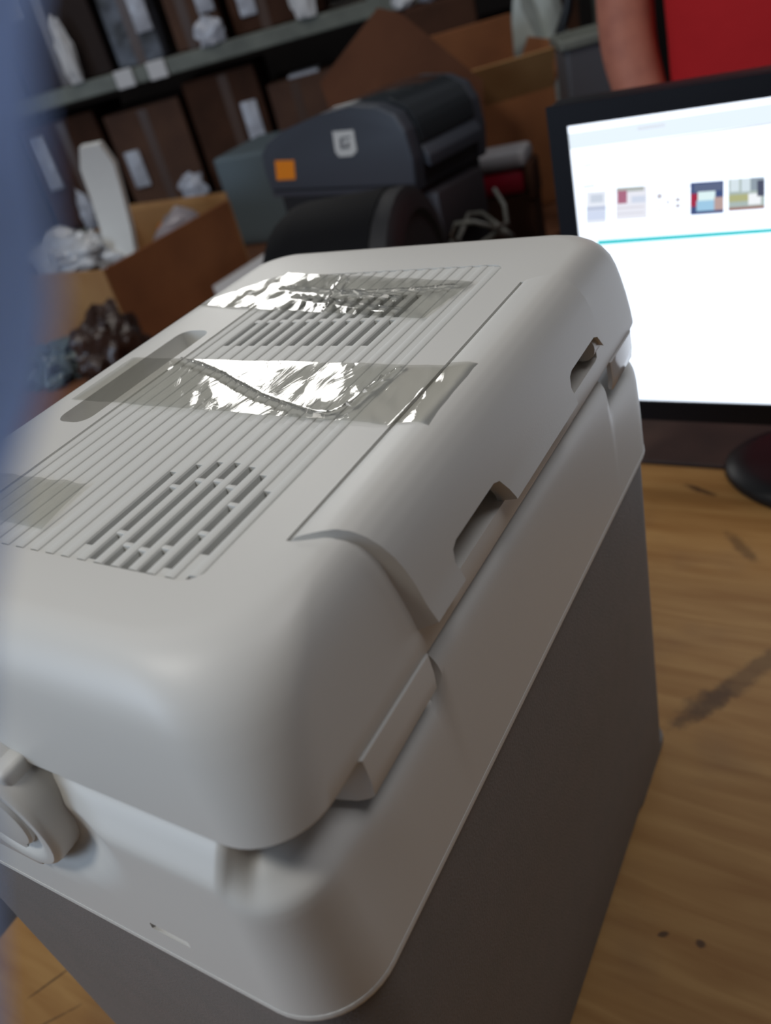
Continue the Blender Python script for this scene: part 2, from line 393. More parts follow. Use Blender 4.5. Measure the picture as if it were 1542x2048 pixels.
for k in range(27):
    L = []
    for x, y, nx, ny in per:
        W = wts(x, y); z = sum(W[q]*BS[q][k][0] for q in W); ins = sum(W[q]*BS[q][k][1] for q in W)
        if W['front'] > .5 and y < .1 and x < -.05:      # dish around the handle pivot
            dd = math.hypot((x+.150)/.062, (z+.030)/.030); dz = sm(1.05, .62, dd) if dd < 1.05 else 0
            ins += .010*dz*(1-k/30)
        L.append(Vector((x-nx*ins, y-ny*ins, OX+z)))
    loops.append(L)
collar = cobj('collar', loft(loops), PL, None, 50)
# moulded slot low on the front of the collar
cutter(bbox(-.091, -.069, -.03, -.0105, OX-.0765, OX-.0725, .0004, 1)); bpy.context.view_layer.update()
cut(collar, cut_list, smooth=50); cut_list = []
# bead under the collar
b = bmesh.new(); L = []
for dz, ex in ((-.0952, -.001), (-.0952, .0001), (-.0940, .0005), (-.0926, .0004), (-.0915, .0002), (-.0915, -.003)):
    L.append([Vector((x+nx*ex, y+ny*ex, OX+dz)) for x, y, nx, ny in rrect(CX0, CX1, CY0, CY1, CRR, 12, 6)])
cobj('collar_bead', loft(L, bm=b), PL, None, 50)
# ---- grey body
L = []
for z, ins, r in ((.0105, .012, .03), (.0108, .006, .034), (.014, .002, .036), (.02, .0006, .037), (.10, .0004, .036), (.20, .0003, .035), (OX-.0955, 0, .0345), (OX-.092, .001, .0345)):
    L.append([Vector((x, y, z)) for x, y, _, _ in rrect(CX0+.0022+ins, CX1-.0022-ins, CY0+.0022+ins, CY1-.0022-ins, r, 12, 6)])
body = cobj('body', loft(L), GREY, None, 40)
for x in (CX0+.008, CX1-.043-.0):
    for y in (CY0+.008, .318):
        L = []
        for z, ins in ((0, .003), (.002, .0005), (.006, 0), (.0125, 0)):
            L.append([Vector((a, b_, z)) for a, b_, _, _ in rrect(x+ins, x+.038-ins, y+ins, y+(.094 if y > .2 else .06)-ins, .014, 5, 3)])
        cobj('foot', loft(L), GREY, None, 40)
# ---- carry handle pivot on the front
def disc(cx, cz, prof_, n=56):
    return [[Vector((cx+r*math.cos(2*PI*k/n), y, OX+cz+r*math.sin(2*PI*k/n))) for k in range(n)] for r, y in prof_]
h = cobj('carry_handle', loft(disc(-.153, -.024, [(.034, .004), (.034, -.013), (.0335, -.0150), (.032, -.0165), (.0290, -.0168), (.026, -.0160), (.0245, -.0145), (.0235, -.0140), (.001, -.0138)])), PL, None, 32)
cobj('pivot_cap', loft(disc(-.153, -.024, [(.020, -.010), (.020, -.0155), (.019, -.0168), (.0165, -.0173), (.001, -.0174)])), PL, h, 32)
a_ = [(-.180, -.030), (-.147, -.0635), (-.24, -.0635), (-.262, -.06), (-.262, -.02), (-.24, .004), (-.165, -.0)]
cobj('handle_arm', prism([(x, .0, OX+z) for x, z in ((-.150, -.0635), (-.150, -.005), (-.235, -.012), (-.258, -.025), (-.258, -.058), (-.24, -.0635))][::-1], 0, (0, -.0155, 0), bev=.002), PL, h, 32)

# ------------------------------------------------------------------ clear tape
def tape_mat():
    m = bpy.data.materials.new('clear_tape'); m.use_nodes = True; nt = m.node_tree; nt.nodes.clear(); N = nt.nodes.new; Lk = nt.links.new
    out = N('ShaderNodeOutputMaterial'); mix = N('ShaderNodeMixShader'); tr = N('ShaderNodeBsdfTransparent'); tr.inputs[0].default_value = (.90, .905, .89, 1)
    gl = N('ShaderNodeBsdfGlossy'); gl.inputs['Roughness'].default_value = .05
    lw = N('ShaderNodeFresnel'); lw.inputs[0].default_value = 1.55
    mr = N('ShaderNodeMath'); mr.operation = 'MULTIPLY_ADD'; mr.inputs[1].default_value = 1.0; mr.inputs[2].default_value = .02; mr.use_clamp = True
    tc = N('ShaderNodeTexCoord'); n1 = N('ShaderNodeTexNoise'); n1.inputs['Scale'].default_value = 34; n1.inputs['Detail'].default_value = 4; n1.inputs['Distortion'].default_value = 1.2
    mp = N('ShaderNodeMapping'); mp.inputs['Rotation'].default_value = (0, 0, .5); mp.inputs['Scale'].default_value = (2.2, .8, 1)
    bp = N('ShaderNodeBump'); bp.inputs['Strength'].default_value = .35; bp.inputs['Distance'].default_value = .0008
    Lk(tc.outputs['Object'], mp.inputs[0]); Lk(mp.outputs[0], n1.inputs['Vector']); Lk(n1.outputs['Fac'], bp.inputs['Height'])
    Lk(bp.outputs[0], gl.inputs['Normal']); Lk(bp.outputs[0], lw.inputs['Normal'])
    Lk(lw.outputs[0], mr.inputs[0]); Lk(mr.outputs[0], mix.inputs[0]); Lk(tr.outputs[0], mix.inputs[1]); Lk(gl.outputs[0], mix.inputs[2]); Lk(mix.outputs[0], out.inputs[0])
    return m
TAPE = tape_mat()
def surf_z(x, y):
    """height of the lid surface (right and left flanks turn over)"""
    d = min((XR-x)/.58, (x-XL)/1.2)
    zs = [(i, z) for z, i, r in LP]
    if d >= zs[-1][0]: return ZT
    for (i0, z0), (i1, z1) in zip(zs, zs[1:]):
        if i0 <= d <= i1 and i1 > i0: return OX+z0+(z1-z0)*(d-i0)/(i1-i0)
    return OX+.03
def tape(name, q, label, NX=90, NYt=26, amp=.0012, seed=0, creases=()):
    """q: four corners x,y: near-left, near-right, far-right, far-left"""
    A, B, C_, D = [Vector(p) for p in q]; bm = bmesh.new(); G = []
    for i in range(NX+1):
        u = i/NX; row = []
        for j in range(NYt+1):
            v = j/NYt; p = A.lerp(B, u).lerp(D.lerp(C_, u), v)
            p = Vector((p.x, p.y + .0012*noise.noise(Vector((u*9, seed, v*2)))*(1 if j in (0, NYt) else 0)))
            nz = noise.noise(Vector((p.x*45, p.y*30, seed)))*.6+noise.noise(Vector((p.x*150+p.y*90, p.y*60, seed+5)))*.4
            z = surf_z(p.x, p.y)+.0009+(.0006+.0058*max(0, (p.x+.0306)/.08)**.55 if p.x > -.0306 else 0)+max(-.0007, amp*nz)
            for (x0, y0, x1, y1, wd, ht) in creases:
                a = Vector((x0, y0)); b_ = Vector((x1, y1)); ab = b_-a; t_ = max(0, min(1, (p-a).dot(ab)/ab.length_squared)); d = (p-a-ab*t_).length
                z += ht*math.exp(-(d/wd)**2)
            row.append(bm.verts.new((p.x, p.y, z)))
        G.append(row)
    for i in range(NX):
        for j in range(NYt): bm.faces.new((G[i][j], G[i+1][j], G[i+1][j+1], G[i][j+1]))
    o = obj(name, bm, TAPE, None, 60)
    md = o.modifiers.new('t', 'SOLIDIFY'); md.thickness = .00006
    o.modifiers.clear()
    tag(o, label, 'tape', 'clear tape strips across the lid')
    return o
tape('adhesive_tape', ((-.258, .293), (-.070, .264), (-.061, .312), (-.216, .342)), 'clear crumpled tape strip over the rectangular vent, farthest of the three', 110, 40, .0010, 1,
     ((-.20, .315, -.10, .292, .0015, .0020), (-.165, .34, -.14, .275, .001, .0018), (-.15, .30, -.07, .305, .0012, .0018), (-.18, .30, -.09, .275, .0014, .0016)))
FOLD = [on(px, py, 2, ZT) for px, py in ((365, 722), (400, 735), (440, 752), (480, 775), (520, 797), (570, 815), (620, 832), (660, 835), (700, 818), (735, 790), (765, 765), (800, 742))]
tape('adhesive_tape', ((-.246, .166), (-.010, .158), (-.009, .211), (-.246, .217)), 'clear crumpled tape strip across the middle of the lid, reaching the side flap', 130, 40, .0006, 2,
     tuple((a.x, a.y, b.x, b.y, .0013, .0019) for a, b in zip(FOLD, FOLD[1:])))
tape('adhesive_tape', ((-.246, .066), (-.150, .063), (-.157, .096), (-.246, .095)), 'short clear tape strip on the grooves left of the round vent, nearest of the three', 50, 20, .0004, 3)

# ------------------------------------------------------------------ MONITOR
MY = .775
t = thing('computer_monitor', 'black computer monitor with bright white web page behind the cooler', 'monitor', (.11, .86, 0))
def mobj(name, bm, m, parent=None, smooth=35):
    for v in bm.verts: v.co -= Vector((.11, .86, 0))
    return obj(name, bm, m, parent or t, smooth)
mx0, mx1, mz0, mz1 = -.186, .40, .120, .481
bm = bbox(mx0, mx1, MY+.004, MY+.035, mz0, mz1, .004, 3)
mobj('monitor_back', bm, BLACK)
sx0, sx1, sz0, sz1 = -.166, .384, .146, .461
fr = bmesh.new()
for a, b_, c, d in ((mx0, sx0, mz0, mz1), (sx1, mx1, mz0, mz1), (sx0, sx1, mz0, sz0), (sx0, sx1, sz1, mz1)): bx(fr, a, b_, MY-.003, MY+.004, c, d)
bez = mobj('bezel', fr, mat('bezel_plastic', (.005, .006, .010), .5, spec=.25))
scr = mobj('screen', bbox(sx0, sx1, MY-.0005, MY+.004, sz0, sz1), emat('lit_white_page', (.80, .88, 1), 1.6))
def onscreen(pts, m, name, dy=.0006, parent=None):
    bm = bmesh.new(); P = [on(px, py, 1, MY-dy) for px, py in pts]; prism(P, 0, (0, .0003, 0), bm)
    return mobj(name, bm, m, parent or scr, None)
onscreen([(1195, 481), (1700, 446), (1700, 453), (1196, 490)], emat('teal_line', (.05, .62, .66), 1), 'page_rule')
onscreen([(1134, 268), (1700, 184), (1700, 225), (1135, 300)], emat('page_header', (.80, .90, 1), 1.05), 'page_header')
for q in ([(1200, 296), (1560, 243), (1560, 246), (1200, 299)], [(1275, 254), (1330, 246), (1330, 253), (1275, 261)], [(1165, 330), (1185, 327), (1185, 331), (1165, 334)], [(1165, 372), (1190, 368), (1190, 373), (1165, 377)], [(1315, 376), (1385, 370), (1385, 372), (1315, 378)]):
    onscreen(q, emat('faint_grey_text', (.72, .76, .84), 1.0), 'text_line')
def thumb(x0, x1, y0, y1, base, blobs):
    s = -.07
    def q(a, b_, c, d): # fractions
        X = lambda f: x0+(x1-x0)*f; Y = lambda f, x: y0+(y1-y0)*f+s*(x-x0)
        return [(X(a), Y(c, X(a))), (X(b_), Y(c, X(b_))), (X(b_), Y(d, X(b_))), (X(a), Y(d, X(a)))]
    o = onscreen(q(0, 1, 0, 1), emat('thumbnail', base), 'thumbnail', .0009)
    for k, (a, b_, c, d, col) in enumerate(blobs): onscreen(q(a, b_, c, d), emat('thumbnail_patch', col), 'thumbnail_patch', .0013+.0003*k, scr)
thumb(1173, 1212, 384, 448, (.84, .88, .97), [(.2, .85, .1, .35, (.62, .68, .78)), (0, 1, .48, .58, (.50, .56, .72)), (0, 1, .6, .9, (.66, .73, .90))])
thumb(1232, 1294, 376, 440, (.84, .85, .93), [(.02, .9, 0, .14, (.45, .48, .46)), (.05, .35, .10, .5, (.42, .16, .24)), (.5, .95, .3, .5, (.66, .72, .85)), (.0, .9, .62, .66, (.7, .68, .75)), (0, .9, .8, .84, (.7, .7, .78))])
for (a, b_, c, d) in ((1314, 1324, 388, 398), (1333, 1339, 402, 408), (1351, 1360, 396, 404), (1351, 1360, 408, 416), (1316, 1321, 418, 423)):
    onscreen([(a, c), (b_, c-1), (b_, d-1), (a, d)], emat('icon_grey', (.55, .52, .56)), 'page_icon')
thumb(1381, 1447, 366, 430, (.06, .09, .22), [(.1, .95, .05, .3, (.12, .15, .25)), (.0, .28, .35, .75, (.38, .03, .07)), (.22, .75, .30, .62, (.75, .92, .93)), (.18, .8, .58, .9, (.36, .60, .80)), (.72, 1, .5, .9, (.50, .36, .34))])
thumb(1457, 1529, 359, 422, (.42, .50, .48), [(.05, .3, .0, .4, (.70, .80, .85)), (.36, .6, .0, .42, (.68, .78, .84)), (.62, 1, 0, .4, (.30, .36, .42)), (0, .6, .5, .72, (.45, .46, .24)), (.55, .9, .5, .85, (.90, .93, .97)), (.8, 1, .1, .6, (.08, .09, .14)), (0, 1, .9, 1, (.34, .20, .18))])
nk = bmesh.new(); bx(nk, .075, .145, MY+.030, MY+.075, .03, .34); bmesh.ops.bevel(nk, geom=nk.edges[:], offset=.006, segments=2, affect='EDGES')
mobj('neck', nk, BLACK)
L = []
for z, f in ((0, .985), (.003, 1), (.010, .99), (.016, .93), (.019, .80), (.020, .3)):
    L.append([Vector((.11+.145*f*math.cos(2*PI*k/48), .865+.105*f*math.sin(2*PI*k/48), z)) for k in range(48)])
mobj('stand_base', loft(L), BLACK, None, 40)

# ------------------------------------------------------------------ crumpled things
def crumple(name, c, size, m, label, cat, seed=0, amp=.35, sub=3, parent=None, rz=0, group=None, sc=2.2):
    bm = bmesh.new(); bmesh.ops.create_icosphere(bm, subdivisions=sub, radius=1)
    for v in bm.verts:
        p = v.co.copy(); n = noise.noise(p*sc+Vector((seed, seed*2, 0)))+.5*noise.noise(p*sc*2.7+Vector((seed, 0, 3)))
        q = p*(1+amp*n); v.co = Vector((q.x*size[0], q.y*size[1], max(q.z, -.72)*size[2]))
    zm = min(v.co.z for v in bm.verts)
    for v in bm.verts: v.co.z -= zm
    o = obj(name, bm, m, parent, 50); o.location = c; o.rotation_euler.z = rz
    if label: tag(o, label, cat, group)
    return o
PLASTIC = mat('milky_plastic_film', (.55, .56, .58), .25, spec=.7, bump=(25, .5, .01))
PLASTD = mat('glossy_brown_film', (.045, .024, .018), .3, spec=.5, bump=(30, .8, .01))

# ------------------------------------------------------------------ open cartons
def open_carton(name, label, A, B, depth, h, m_out, m_in, flaps=(), group=None, th=.006):
    """A, B: bottom front corners; depth goes away from the camera"""
    A = Vector(A); B = Vector(B); u = (B-A); u.z = 0; wlen = u.length; ang = math.atan2(u.y, u.x)
    t = thing(name, label, 'box', A, ang, group)
    def P(nm, x0, x1, y0, y1, z0, z1, m): return obj(nm, bbox(x0, x1, y0, y1, z0, z1, .001, 1), m, t)
    P('bottom', 0, wlen, 0, depth, .0, th, m_in)
    P('front_panel', 0, wlen, 0, th, 0, h, m_out); P('back_panel', 0, wlen, depth-th, depth, 0, h, m_in)
    P('side_panel', 0, th, th, depth-th, 0, h, m_out); P('side_panel', wlen-th, wlen, th, depth-th, 0, h, m_out)
    for side, ln, tilt, m in flaps:      # tilt: 0 upright, 90 folded level outward
        a = math.radians(tilt)
        W_ = wlen if side in 'fb' else depth
        bm = bbox(.004, W_-.004, -th/2, th/2, 0, ln, .001, 1)
        o = obj('flap', bm, m, t)
        if side == 'f': o.location = (0, th/2, h); o.rotation_euler = (a, 0, 0)
        if side == 'b': o.location = (0, depth-th/2, h); o.rotation_euler = (-a, 0, 0)
        if side == 'r': o.location = (wlen-th/2, 0, h); o.rotation_euler = (0, a, PI/2); o.rotation_mode = 'XYZ'; o.rotation_euler = Matrix.Rotation(PI/2, 3, 'Z').to_euler(); o.matrix_local = Matrix.Translation((wlen-th/2, 0, h)) @ Matrix.Rotation(a, 4, 'Y') @ Matrix.Rotation(PI/2, 4, 'Z')
        if side == 'l': o.matrix_local = Matrix.Translation((th/2, 0, h)) @ Matrix.Rotation(-a, 4, 'Y') @ Matrix.Rotation(PI/2, 4, 'Z')
    return t
# left carton, near edge at its right
ca = on(275, 700, 2, 0); cb = on(72, 700, 2, 0)
lc = open_carton('open_carton', 'open tan cardboard box holding white foam wrap on the red-brown table', cb, ca, .50, .205, CARD, CARD, (('b', .02, 10, CARD),))
for c in lc.children:
    if c.name.startswith('side_panel') and c.location.x == 0 and max(v.co.x for v in c.data.vertices) > .2: c.data.materials[0] = CARDR  # right panel takes a darker cardboard: its shaded side put into the colour
ang = lc.rotation_euler.z; lu = Vector((math.cos(ang), math.sin(ang), 0)); lv = Vector((-lu.y, lu.x, 0)); L0 = Vector(cb); LW = (Vector(ca)-Vector(cb)).length
for fx, fz in ((.72, .030), (.80, .055)):
    o = obj('green_sticker', bbox(LW*fx, LW*fx+.026, -.0012, -.0002, fz, fz+.024), mat('green_sticker', (.05, .42, .20), .5), lc)
# foam sheet standing out of the carton
def strip(name, pts, width_dir, wid, th, m, label, cat):
    pts = [Vector(p) for p in pts]; wd = Vector(width_dir).normalized(); L = []
    nrm = []
    for i, p in enumerate(pts):
        d = (pts[min(i+1, len(pts)-1)]-pts[max(0, i-1)]).normalized(); n_ = d.cross(wd).normalized()
        L.append([p-wd*wid[i]/2-n_*th/2, p+wd*wid[i]/2-n_*th/2, p+wd*wid[i]/2+n_*th/2, p-wd*wid[i]/2+n_*th/2])
    o = obj(name, loft(L), m, None, 50); return tag(o, label, cat)
b0 = L0+lu*LW*.78+lv*.15
strip('foam_wrap', [b0+Vector((0, 0, z))+lv*y+lu*x for x, y, z in ((-.02, .0, .10), (-.015, .01, .18), (-.01, .025, .25), (.0, .03, .33), (.015, .025, .40), (.035, .01, .45))], lu, [.10, .105, .11, .115, .12, .07], .014, WHITE, 'upright strip of white packing foam rising from the open tan box', 'packing')
crumple('plastic_wrap', L0+lu*LW*.36+lv*.14+Vector((0, 0, .150)), (.14, .09, .062), PLASTIC, 'milky crumpled plastic wrap spilling over the front of the open tan box', 'packing', 3, .45, 4)
crumple('plastic_bag', L0+lu*LW*.84+lv*.33+Vector((0, 0, .10)), (.045, .09, .075), mat('lilac_film', (.50, .46, .50), .35), 'lilac grey plastic bag inside the open tan box', 'bag', 5, .3, 3)
crumple('orange_packet', L0+lu*LW*.66+lv*.36+Vector((0, 0, .165)), (.022, .02, .022), mat('orange_print', (.75, .24, .02), .5), 'small orange packet inside the open tan box', 'packet', 2, .2, 2)
crumple('brown_film_heap', on(290, 715, 2, 0)+Vector((0.03, -.10, 0)), (.07, .08, .09), PLASTD, 'heap of glossy brown wrapping film at the corner of the open tan box', 'packing', 8, .5, 4)
crumple('grey_film_heap', on(112, 755, 2, 0), (.10, .07, .05), mat('grey_green_film', (.12, .16, .16), .3, spec=.6), 'grey-green crumpled film lying in front of the open tan box', 'packing', 9, .5, 4)
crumple('brown_paper_heap', on(205, 715, 2, 0)+Vector((0, -.03, 0)), (.045, .04, .05), PLASTD, 'low heap of dark wrapping between the grey-green film and the box', 'packing', 12, .5, 3)
o = obj('white_box', prism([on(px, py, 2, .05) for px, py in ((425, 572), (560, 486), (600, 500), (455, 612))], 0, (0, 0, -.05), bev=.003), WPAPER, None); tag(o, 'white flat box with a dark dot behind the far left corner of the cooler', 'box')
b = bmesh.new(); bmesh.ops.create_cone(b, cap_ends=True, segments=16, radius1=.012, radius2=.012, depth=.002, matrix=Matrix.Translation(on(545, 512, 2, .0505)))
obj('dark_dot', b, BLACK, o)
gp = on(480, 395, 2, 0)
o = obj('grey_case', bbox(-.20, .22, -.1, .18, 0, .27, .01, 2), mat('blue_grey_case', (.13, .17, .19), .5), None); o.location = Vector((-1.50, 2.03, 0)); o.rotation_euler.z = .1; tag(o, 'blue-grey plain case between the tan box and the label printer', 'case')

# ------------------------------------------------------------------ label printer
s_ = Vector((.978, -.21, 0)).normalized(); w_ = Vector((.21, .978, 0)).normalized()
P0 = on(550, 395, 2, .27); N0 = w_
def pp(px, py, off=0):           # pixel on the printer's side plane -> (s, h)
    d = ray(px, py); k = (P0+N0*off-CAM).dot(N0)/d.dot(N0); p = CAM+d*k-P0; return (p.dot(s_), p.z)
t = thing('label_printer', 'dark slate label printer with orange square and white sticker on its side', 'printer', (P0.x, P0.y, 0), math.atan2(s_.y, s_.x))
HZ = P0.z
def plocal(pts, y0, y1, bev=.006, seg=3):
    return prism([(a, y0, HZ+b_) for a, b_ in pts], 0, (0, y1-y0, 0), bev=bev, seg=seg)
side = [pp(*q) for q in ((550, 395), (533, 342), (524, 308), (535, 285), (565, 262), (640, 228), (700, 212), (755, 212), (790, 228), (812, 262), (828, 320), (835, 385))]
PW = .20
obj('side_cover', plocal(side, -.004, .030, .005), NAVY, t, 35)
inner_ = [(a*.985+.003, b_*.97) for a, b_ in side]
obj('housing', plocal(inner_, .030, PW, .003), mat('printer_dark_housing', (.03, .033, .04), .35), t, 35)
obj('far_side_cover', plocal(side, PW, PW+.03, .005), NAVY, t, 35)
# glossy media cover over the top
top = [pp(*q) for q in ((640, 232), (700, 216), (755, 214), (790, 232), (812, 266), (822, 300))]
topo = [(a+.004, b_+.006) for a, b_ in top]
obj('media_cover', plocal(top+topo[::-1], .032, PW-.002, .001, 1), GLOSS, t, 35)
sl = [pp(*q) for q in ((812, 300), (828, 322), (832, 345), (815, 335))]
obj('front_bar', plocal([(a+.012, b_) for a, b_ in sl], .03, PW, .002), NAVY, t, 35)
s1 = [pp(552, 378), pp(833, 366)]
obj('seam', plocal([(s1[0][0], s1[0][1]), (s1[1][0], s1[1][1]), (s1[1][0], s1[1][1]-.004), (s1[0][0], s1[0][1]-.004)], -.0052, -.0035, 0), BLACK, t)
q = [pp(*z) for z in ((553, 320), (591, 319), (594, 357), (557, 359))]
obj('orange_square', plocal(q, -.0050, -.0035, 0), mat('orange_label', (.85, .25, .01), .5), t)
st = mat('sticker_white', (.62, .62, .60), .5); q = [pp(*z) for z in ((668, 262), (710, 258), (717, 300), (708, 310), (682, 312), (674, 302))]
so = obj('white_sticker', plocal(q, -.0050, -.0035, 0), st, t)
def gl(pts):
    return plocal([pp(*z) for z in pts], -.0058, -.0048, 0)
dk = mat('sticker_ink', (.16, .16, .17), .6)
for pts in ([(683, 275), (689, 274), (691, 296), (685, 297)], [(689, 291), (702, 290), (702, 295), (689, 296)], [(696, 283), (702, 282), (702, 292), (697, 293)], [(686, 273), (703, 271), (703, 275), (687, 277)]):
    obj('sticker_letter', gl(pts), dk, so)
base = [pp(*q) for q in ((556, 393), (832, 383), (826, 460))]
s0x, s1x = base[0][0]+.01, base[1][0]-.01
obj('base_body', bbox(s0x, s1x, .0, PW+.02, 0, HZ+.004, .006, 2), mat('printer_base', (.014, .014, .016), .5), t, 35)
obj('output_slot', bbox(s1x-.002, s1x+.035, .03, PW-.02, HZ-.10, HZ-.01, .006, 2), mat('printer_front', (.035, .03, .034), .45), t, 35)
# black cylindrical roll in front of the printer
A_ = on(585, 445, 1, 1.20); A_ = atr(600, 450, 1.30); B_ = atr(806, 440, 1.24)
A_.z = B_.z = .155; ax = (B_-A_)
t = thing('black_speaker', 'black rounded cylinder lying in front of the label printer, just above the lid', 'speaker', (A_.x, A_.y, 0), math.atan2(ax.y, ax.x))
LL = Vector((ax.x, ax.y, 0)).length
CR_ = atr(700, 392, 1.27).z/2
def cyl(prof_, n=40): return loft([[Vector((x, r*math.cos(2*PI*k/n), CR_+.0+r*math.sin(2*PI*k/n))) for k in range(n)] for x, r in prof_])
zc = atr(700, 388, 1.27).z
for_r = CR_
b = cyl([(-.05, CR_*.6), (-.045, CR_*.8), (-.03, CR_*.92), (-.01, CR_*.98), (.01, CR_), (LL-.02, CR_)])
obj('shell', b, mat('black_matte', (.004, .004, .005), .75, spec=.12), t, 40)
obj('end_ring', cyl([(LL-.02, CR_*.99), (LL+.005, CR_*.985), (LL+.015, CR_*.93), (LL+.018, CR_*.80), (LL+.010, CR_*.76), (LL+.006, .02)]), mat('dark_grey_ring', (.02, .02, .022), .5, spec=.3), t, 40)
# ------------------------------------------------------------------ big open carton behind the printer
A_ = atr(905, 330, 2.25); B_ = atr(1128, 330, 2.32)
A0 = Vector((A_.x-.02*0, A_.y, 0)); B0 = Vector((B_.x, B_.y, 0)); d_ = (B0-A0).normalized()
Lc = A0-d_*.20
hh = atr(1000, 205, 2.27).z
big = open_carton('large_open_carton', 'large reddish cardboard box with raised flaps behind the label printer', Lc, B0, .34, hh, CARDR, CARDR, (('f', .10, 25, CARD), ('b', .16, -12, CARDR), ('r', .10, 30, CARDR)))
fp = [atr(px, py, r) for px, py, r in ((640, 165, 2.12), (755, 15, 2.18), (800, 25, 2.2), (965, 160, 2.14), (940, 215, 2.12), (700, 215, 2.12))]
nb = (fp[3]-fp[0]).cross(Vector((0, 0, 1))).normalized()
base_p = fp[0]
pl = []
for p in fp:
    d = p-CAM; k = (base_p-CAM).dot(nb)/d.dot(nb); pl.append(CAM+d*k)
bm = prism(pl, 0, nb*.006)
# a leaning cardboard sheet standing on the table in front of the carton
lo = [Vector((pl[4].x, pl[4].y, 0)), Vector((pl[5].x, pl[5].y, 0))]
bm.free(); bm = prism(pl[:4]+[Vector((pl[4].x, pl[4].y, 0)), Vector((pl[0].x+.05, pl[0].y+.0, 0)), ], 0, nb*.006)
tag(obj('cardboard_sheet', bm, mat('dark_red_cardboard', (.15, .062, .033), .85, spec=.15, mottle=(8, (.11, .045, .025), .35, .7))), 'upright reddish cardboard sheet with a pointed top behind the label printer', 'cardboard')
# packets and cable beside the printer
pk = atr(1008, 372, 1.95)
t = thing('packet_stack', 'small red and white packets stacked to the right of the label printer', 'packet', (pk.x, pk.y, 0), .2)
obj('carton_stand', bbox(-.07, .07, -.04, .06, 0, pk.z-.012, .004), CARDD, t)
obj('red_packet', bbox(-.062, .055, -.045, .05, pk.z-.012, pk.z+.042, .012, 2), mat('red_print', (.40, .012, .035), .4), t, 40)
obj('white_packet', bbox(-.058, .066, -.05, .05, pk.z+.043, pk.z+.078, .012, 2), mat('packet_white', (.45, .45, .47), .4), t, 40)
obj('dark_cap', bbox(.056, .078, -.045, .04, pk.z-.03, pk.z+.05, .008, 2), CARDD, t, 40)
ck = atr(950, 440, 1.50); b = bmesh.new(); pts = []
for k in range(60):
    a = k*.55; pts.append((.05*math.cos(a)*(1+.3*math.sin(k*.7)), .06*math.sin(a), .02+ck.z*k/60+.02*math.sin(k*1.3)))
tube(b, pts, .0045, 6); o = obj('cable_coil', b, mat('grey_cable', (.10, .10, .09), .4), None, 60); o.location = (ck.x, ck.y, 0); tag(o, 'tangled dark cable right of the label printer', 'cable')
crumple('paper_scrap', (ck.x+.17, ck.y-.02, 0), (.045, .045, .09), mat('cream_paper', (.42, .38, .31), .6), 'crumpled cream paper next to the tangled cable', 'paper', 4, .4, 3)

# ------------------------------------------------------------------ warehouse rack
ru = Vector((.87, .49, 0)).normalized(); rv = Vector((-ru.y, ru.x, 0))
RP = atr(325, 118, 3.5); R0 = Vector((RP.x, RP.y, 0))-ru*1.75
ra = math.atan2(ru.y, ru.x)
t = thing('storage_rack', 'long grey steel storage rack full of dark cartons in the background', 'shelf', (R0.x, R0.y, -.8), ra)
shelf_z = (-.50, -.02, .475, 1.05)
for z in shelf_z:
    obj('beam', bbox(0, 3.3, 0, .035, z+.8, z+.855, .004), STEEL, t); obj('beam', bbox(0, 3.3, .57, .605, z+.8, z+.855, .004), STEEL, t)
    obj('shelf_board', bbox(0, 3.3, .036, .569, z+.81, z+.852, .002), DW, t)
for x in (-.05, 2.52, 3.3):
    for y in (-.004, .56): obj('post', bbox(x, x+.05, y, y+.05, 0, 1.95), STEEL, t)
def rk(x, y, z): return R0+ru*x+rv*y+Vector((0, 0, z))
rs = random.Random(11)
ords = ['first', 'second', 'third', 'fourth', 'fifth', 'sixth', 'seventh', 'eighth', 'ninth', 'tenth', 'eleventh', 'twelfth']
SILV = mat('crinkled_clear_film', (.55, .57, .64), .3, spec=.8, bump=(18, .8, .02))
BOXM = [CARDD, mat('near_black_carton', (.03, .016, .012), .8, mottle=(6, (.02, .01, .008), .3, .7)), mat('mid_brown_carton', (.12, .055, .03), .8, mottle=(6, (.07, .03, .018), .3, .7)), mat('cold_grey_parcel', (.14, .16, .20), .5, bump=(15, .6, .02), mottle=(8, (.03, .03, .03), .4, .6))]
colw = ['dark brown', 'nearly black', 'mid brown', 'cold grey film-wrapped']
